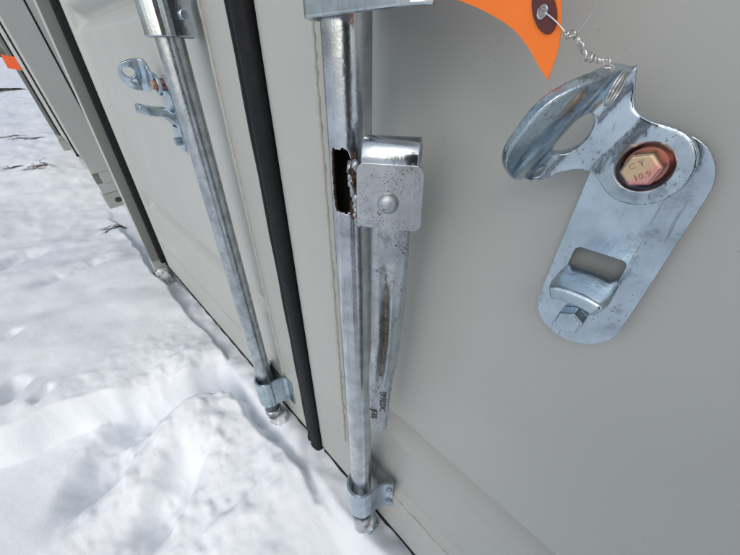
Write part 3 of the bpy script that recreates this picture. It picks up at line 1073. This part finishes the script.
# ------------------------------------------------------------------ orange card on a twisted wire
def build_tag():
    o = thing("paper_tag", "orange paper tag with maroon reinforced eyelet tied by wire above the open hasp", "tag", (-0.0795, 0.185, 0.0165))
    outline = [(-0.0700, -0.0092), (-0.0760, -0.0035), (-0.0820, 0.0030), (-0.0910, 0.0105), (-0.1000, 0.0150), (-0.1120, 0.0200), (-0.1240, 0.0240), (-0.1450, 0.0290), (-0.1700, 0.0350),
               (-0.1880, 0.0480), (-0.1840, 0.0980), (-0.1500, 0.0900), (-0.1180, 0.0790), (-0.0900, 0.0620), (-0.0780, 0.0440), (-0.0748, 0.0300), (-0.0735, 0.0200), (-0.0705, 0.0120), (-0.0692, 0.0060), (-0.0690, 0.0005)]
    outline = smooth_poly(outline[:9], 2) + smooth_poly(outline[9:], 1)
    ec = (-0.0797, 0.0165)
    def yy(x, z):
        u = (-(x + 0.08) * 0.8 + (z - 0.01) * 0.6)
        return 0.1850 - 1.5 * max(0.0, u - 0.045) ** 2
    bm = fill2d(outline, [circle2(*ec, 0.0021, 0.0021, 16)[::-1]])
    for i in range(24):
        bmesh.ops.bisect_plane(bm, geom=list(bm.verts) + list(bm.edges) + list(bm.faces), plane_co=(-0.19 + 0.005 * i, 0, 0), plane_no=(0.8, -0.6, 0))
    for v in bm.verts:
        x, z = v.co.x, v.co.y
        v.co = Vector((x, yy(x, z), z))
    from_bm("card", bm, 'tag', o, smooth=False, solid=0.0004)
    bm = fill2d(circle2(ec[0] + 0.0005, ec[1] + 0.0005, 0.0046, 0.0098, 32, 0.6), [circle2(*ec, 0.0021, 0.0021, 16)[::-1]])
    for v in bm.verts:
        x, z = v.co.x, v.co.y
        v.co = Vector((x, yy(x, z) - 0.0007, z))
    from_bm("reinforcement", bm, 'maroon', o, smooth=False, solid=0.0006)
    pth = [(ec[0] + 0.0020 * math.cos(t), yy(*ec) - 0.0012, ec[1] + 0.0023 * math.sin(t)) for t in [2 * math.pi * i / 24 for i in range(25)]]
    v, f = tube(pth, 0.0005, 8)
    mesh("eyelet", v, f, 'zinc_pitted', o, smooth=True)
build_tag()

def build_wire():
    A = Vector((-0.0795, 0.1835, 0.0168)); K1 = Vector((-0.0668, 0.1830, 0.0085)); K2 = Vector((-0.0460, 0.1930, -0.0055))
    root = thing("seal_wire", "thin twisted steel wire tying the orange tag to the open hasp", "wire", tuple(K2))
    # single lead from the eyelet
    pts = [A + (K1 - A) * (i / 8) + Vector((0, 0, 0.0006 * math.sin(i / 8 * math.pi))) for i in range(9)]
    v, f = tube(pts, 0.00035, 6)
    mesh("lead", v, f, 'wire', root, smooth=True)
    ax = (K2 - K1); L = ax.length; ax.normalize()
    a = ax.cross(Vector((0, 1, 0))).normalized(); b = ax.cross(a)
    rnd = random.Random(4)
    for ph in (0, math.pi):
        pts = []
        for i in range(73):
            t = i / 72
            rad = 0.00045 + 0.0011 * (0.5 + 0.5 * math.sin(t * 17 + 1.3 * math.sin(t * 7))) ** 2 + 0.0004 * math.sin(ph + t * 41)
            th = ph + 2 * math.pi * (3.4 * t + 0.25 * math.sin(t * 11) + 0.10 * math.sin(t * 23))
            sag = Vector((0.0006 * math.sin(t * 12), 0, 0.0011 * math.sin(t * 9)))
            pts.append(K1 + ax * (t * L) + sag + (a * math.cos(th) + b * math.sin(th)) * rad)
        v, f = tube(pts, 0.00048, 6)
        mesh("strand", v, f, 'wire', root, smooth=True)
    # loop round the edge of the hasp
    for k in (0, 1):
        pts = []
        c = K2 + Vector((0.0012 + 0.0012 * k, 0.006, -0.0065))
        for i in range(33):
            t = 2 * math.pi * i / 32
            pts.append(c + Vector((0.0012 * math.sin(t), -0.0062 * math.cos(t), 0.0070 * math.sin(t))))
        v, f = tube(pts, 0.00045, 6)
        mesh("loop", v, f, 'wire', root, smooth=True)
    # two loose ends running up to the right
    for k in (0, 1):
        e = Vector((-0.0470 + 0.0030 * k, 0.172, 0.034))
        s0 = K1 + ax * 0.004
        pts = [s0.lerp(e, i / 14) + Vector((0.0015 * math.sin(i / 14 * math.pi), 0, (0.0022 + 0.0008 * k) * math.sin(i / 14 * math.pi))) for i in range(15)]
        v, f = tube(pts, 0.00030, 5)
        mesh("loose_end", v, f, 'wire', root, smooth=True)
build_wire()

# small orange card on the tilted container
ft = thing("paper_tag", "small orange-red card sticking out from the far left container, against the snowy horizon", "tag", (-4.1, 0.06, -0.06))
bm = fill2d(rrect(0, 0.075, -0.045, 0.045, 0.006, 3))
for v in bm.verts:
    s, z = v.co.x, v.co.y
    v.co = Vector((-4.1 - 0.15 * s, 0.140 - s, -0.045 + z + 0.25 * s))
from_bm("card", bm, 'tag_far', ft, solid=0.001)

# ------------------------------------------------------------------ ice on the foot of the bars and of the corner
def ice_lump(cx, cy, cz, rx, ry, rz, seed, label):
    rnd = random.Random(seed)
    bm = bmesh.new()
    bmesh.ops.create_icosphere(bm, subdivisions=4, radius=1.0)
    ph = [rnd.uniform(0, 6) for _ in range(6)]
    for v in bm.verts:
        n = v.co.copy()
        k = 1 + 0.16 * math.sin(3 * n.x + ph[0]) * math.sin(4 * n.z + ph[1]) + 0.10 * math.sin(9 * n.x + ph[2]) * math.sin(8 * n.y + ph[3]) + 0.07 * math.sin(14 * n.z + ph[4])
        v.co = Vector((cx + n.x * rx * k, cy + n.y * ry * k, cz + n.z * rz * k))
    o = from_bm("ice_lump", bm, 'ice', None, smooth=True)
    return tag(o, label, "ice", "ice frozen to the ironwork")
ice_lump(BARX, 0.195, -0.852, 0.022, 0.020, 0.020, 1, "clear ice frozen round the foot of the nearer locking bar")
ice_lump(MX - BARX + 0.004, 0.200, -0.885, 0.030, 0.024, 0.028, 2, "lumpy ice frozen under the left locking bar's bracket")
ice_lump(-1.768, 0.205, -0.975, 0.028, 0.040, 0.065, 3, "block of ice on the bottom corner of the near container")

# ------------------------------------------------------------------ dry twigs sticking out of the snow
def twig(x, y, size, seed, spread, label, n_branch=5, lean=(1, 0)):
    rnd = random.Random(seed)
    z = ground_z(x, y)
    root = thing("dry_twig", label, "twig", (x, y, z), "dry weeds poking through the snow")
    V, F = [], []
    def grow(p, d, L, r, lvl):
        pts = [p.copy()]
        q = p.copy(); dd = d.copy()
        k = 7
        for i in range(k):
            dd = (dd + Vector((rnd.uniform(-1, 1), rnd.uniform(-1, 1), rnd.uniform(-0.7, 0.4))) * 0.25).normalized()
            q = q + dd * (L / k)
            floor = ground_z(q.x, q.y) + 0.004
            if q.z < floor: q.z = floor
            pts.append(q.copy())
        v, f = tube(pts, [r * (1 - 0.7 * i / k) for i in range(k + 1)], 5)
        o = len(V)
        V.extend(v); F.extend([tuple(o + j for j in t) for t in f])
        if lvl < 2:
            for j in range(rnd.randint(2, 4)):
                b = pts[rnd.randint(2, k - 1)]
                nd = (dd + Vector((rnd.uniform(-1, 1), rnd.uniform(-1, 1), rnd.uniform(-0.3, 0.35))) * 0.8).normalized()
                grow(b, nd, L * rnd.uniform(0.3, 0.55), r * 0.6, lvl + 1)
    for i in range(n_branch):
        a = rnd.uniform(-spread, spread)
        d = Vector((lean[0] * math.cos(a) - lean[1] * math.sin(a), lean[0] * math.sin(a) + lean[1] * math.cos(a), rnd.uniform(0.0, 0.16))).normalized()
        V.clear(); F.clear()
        grow(Vector((x, y, z - 0.005)), d, size * rnd.uniform(0.6, 1.0), 0.0042 * max(0.7, size / 0.35), 0)
        mesh("stem", list(V), list(F), 'bark', root, smooth=True)
twig(-2.78, 0.235, 0.16, 1, 1.2, "small reddish twig lying in the gap beside the near container's post", 4, (0.5, -0.9))
twig(-5.20, 0.00, 0.24, 2, 1.7, "dark tuft of twigs flattened on the snow left of the tilted container", 10, (0.2, -1))
twig(-5.45, -0.20, 0.24, 3, 0.7, "thin pale weeds beside the dark tuft of twigs", 4, (0.3, -1))
twig(-7.3, 0.14, 0.40, 4, 0.6, "long low twig at the foot of the tilted container's far corner", 3, (0.1, -1))
twig(-7.6, -0.42, 0.30, 5, 0.6, "short twig lying on open snow at the left edge of the picture", 3, (0.2, 1))
twig(-19.0, 0.5, 1.6, 6, 0.5, "far line of brush under the small orange card", 4, (0.1, -1))

# ------------------------------------------------------------------ the person taking the picture, mirrored in the bright metal
M['coat'] = plain("dark_winter_coat", (0.022, 0.026, 0.038), 0.8, 0, 0.3, 40, 0.4, 0.004)
M['skin'] = plain("skin", (0.55, 0.33, 0.25), 0.5, 0, 0.08, 60)
M['hat'] = plain("knitted_hat", (0.03, 0.03, 0.035), 0.9, 0, 0.3, 120, 0.6, 0.003)
def build_person(px, py, face_ang):
    g = ground_z(px, py)
    root = thing("person", "person in dark winter coat and knitted hat standing behind the viewpoint", "person", (px, py, g))
    ca, sa = math.cos(face_ang), math.sin(face_ang)
    def W(f, l, z):      # forward, left, up from the feet
        return Vector((px + ca * f - sa * l, py + sa * f + ca * l, g + z + ZO))
    def skinned(name, joints, edges, mat, root_i, lv=2):
        me = bpy.data.meshes.new(name)
        L = root.location
        me.from_pydata([tuple(W(*j[:3]) - L) for j in joints], edges, [])
        o = bpy.data.objects.new(name, me); COL.objects.link(o); o.parent = root
        me.materials.append(M[mat])
        sk = o.modifiers.new("skin", 'SKIN'); sk.use_smooth_shade = True
        for i, j in enumerate(joints):
            me.skin_vertices[0].data[i].radius = (j[3], j[4] if len(j) > 4 else j[3])
            me.skin_vertices[0].data[i].use_root = (i == root_i)
        sb = o.modifiers.new("sub", 'SUBSURF'); sb.levels = lv; sb.render_levels = lv
        return o
    J = [(0, 0, 0.95, 0.150, 0.120), (0, 0, 1.15, 0.165, 0.125), (-0.01, 0, 1.36, 0.175, 0.125), (-0.01, 0, 1.46, 0.085, 0.08), (0.0, 0, 1.53, 0.06, 0.06)]
    E = [(0, 1), (1, 2), (2, 3), (3, 4)]
    for sgn in (-1, 1):
        b = len(J)
        J += [(0, 0.10 * sgn, 0.86, 0.105), (0.015, 0.115 * sgn, 0.48, 0.078), (0, 0.12 * sgn, 0.12, 0.062), (0, 0.12 * sgn, 0.05, 0.062), (0.14, 0.14 * sgn, 0.04, 0.048)]
        E += [(0, b), (b, b + 1), (b + 1, b + 2), (b + 2, b + 3), (b + 3, b + 4)]
        b = len(J)
        J += [(-0.01, 0.20 * sgn, 1.38, 0.080), (-0.03, 0.255 * sgn, 1.10, 0.066), (0.04, 0.24 * sgn, 0.90, 0.052)]
        E += [(2, b), (b, b + 1), (b + 1, b + 2)]
    skinned("body", J, E, 'coat', 0)
    bm = bmesh.new()
    bmesh.ops.create_uvsphere(bm, u_segments=28, v_segments=20, radius=1.0)
    for v in bm.verts:
        n = v.co
        f, l, z = n.x * 0.098, n.y * 0.076, n.z * 0.118
        if n.z < 0: l *= 1 + 0.25 * n.z; f *= 1 + 0.10 * n.z
        f += 0.022 * math.exp(-(n.y / 0.16) ** 2 - ((n.z + 0.08) / 0.18) ** 2) * (n.x > 0)      # nose
        f -= 0.008 * math.exp(-((abs(n.y) - 0.38) / 0.16) ** 2 - ((n.z - 0.08) / 0.12) ** 2) * (n.x > 0)  # eye sockets
        f += 0.006 * math.exp(-(n.y / 0.3) ** 2 - ((n.z + 0.42) / 0.08) ** 2) * (n.x > 0)      # mouth
        q = W(0.02 + f, l, 1.635 + z); v.co = Vector((q.x, q.y, q.z - ZO))
    from_bm("head", bm, 'skin', root, smooth=True)
    bm = bmesh.new()
    bmesh.ops.create_uvsphere(bm, u_segments=28, v_segments=18, radius=1.0)
    bmesh.ops.bisect_plane(bm, geom=list(bm.verts) + list(bm.edges) + list(bm.faces), plane_co=(0, 0, 0.15), plane_no=(0.25, 0, 1), clear_inner=True)
    for v in bm.verts:
        n = v.co
        q = W(0.015 + n.x * 0.108, n.y * 0.090, 1.640 + n.z * 0.140); v.co = Vector((q.x, q.y, q.z - ZO))
    from_bm("hat", bm, 'hat', root, smooth=True, solid=0.006)
    for sgn in (-1, 1):      # gloved hands, five fingers each
        c = (0.055, 0.238 * sgn, 0.86)
        J = [(0.045, 0.239 * sgn, 0.905, 0.030), (c[0], c[1], c[2], 0.034, 0.020), (c[0] + 0.008, c[1], c[2] - 0.045, 0.036, 0.017)]
        E = [(0, 1), (1, 2)]
        for k, (o, ln) in enumerate(((-0.030, 0.062), (-0.010, 0.072), (0.010, 0.068), (0.028, 0.054))):
            b = len(J)
            J += [(c[0] + 0.010 + o, c[1], c[2] - 0.062, 0.0095), (c[0] + 0.016 + o, c[1] - 0.006 * sgn, c[2] - 0.062 - ln * 0.55, 0.009), (c[0] + 0.014 + o, c[1] - 0.020 * sgn, c[2] - 0.062 - ln, 0.0075)]
            E += [(2, b), (b, b + 1), (b + 1, b + 2)]
        b = len(J)
        J += [(c[0] + 0.038, c[1] - 0.004 * sgn, c[2] - 0.015, 0.011), (c[0] + 0.055, c[1] - 0.014 * sgn, c[2] - 0.050, 0.009)]
        E += [(1, b), (b, b + 1)]
        skinned("gloved_hand", J, E, 'hat', 0, 1)
    return root
build_person(0.47, -0.46, math.atan2(0.70, -0.72))
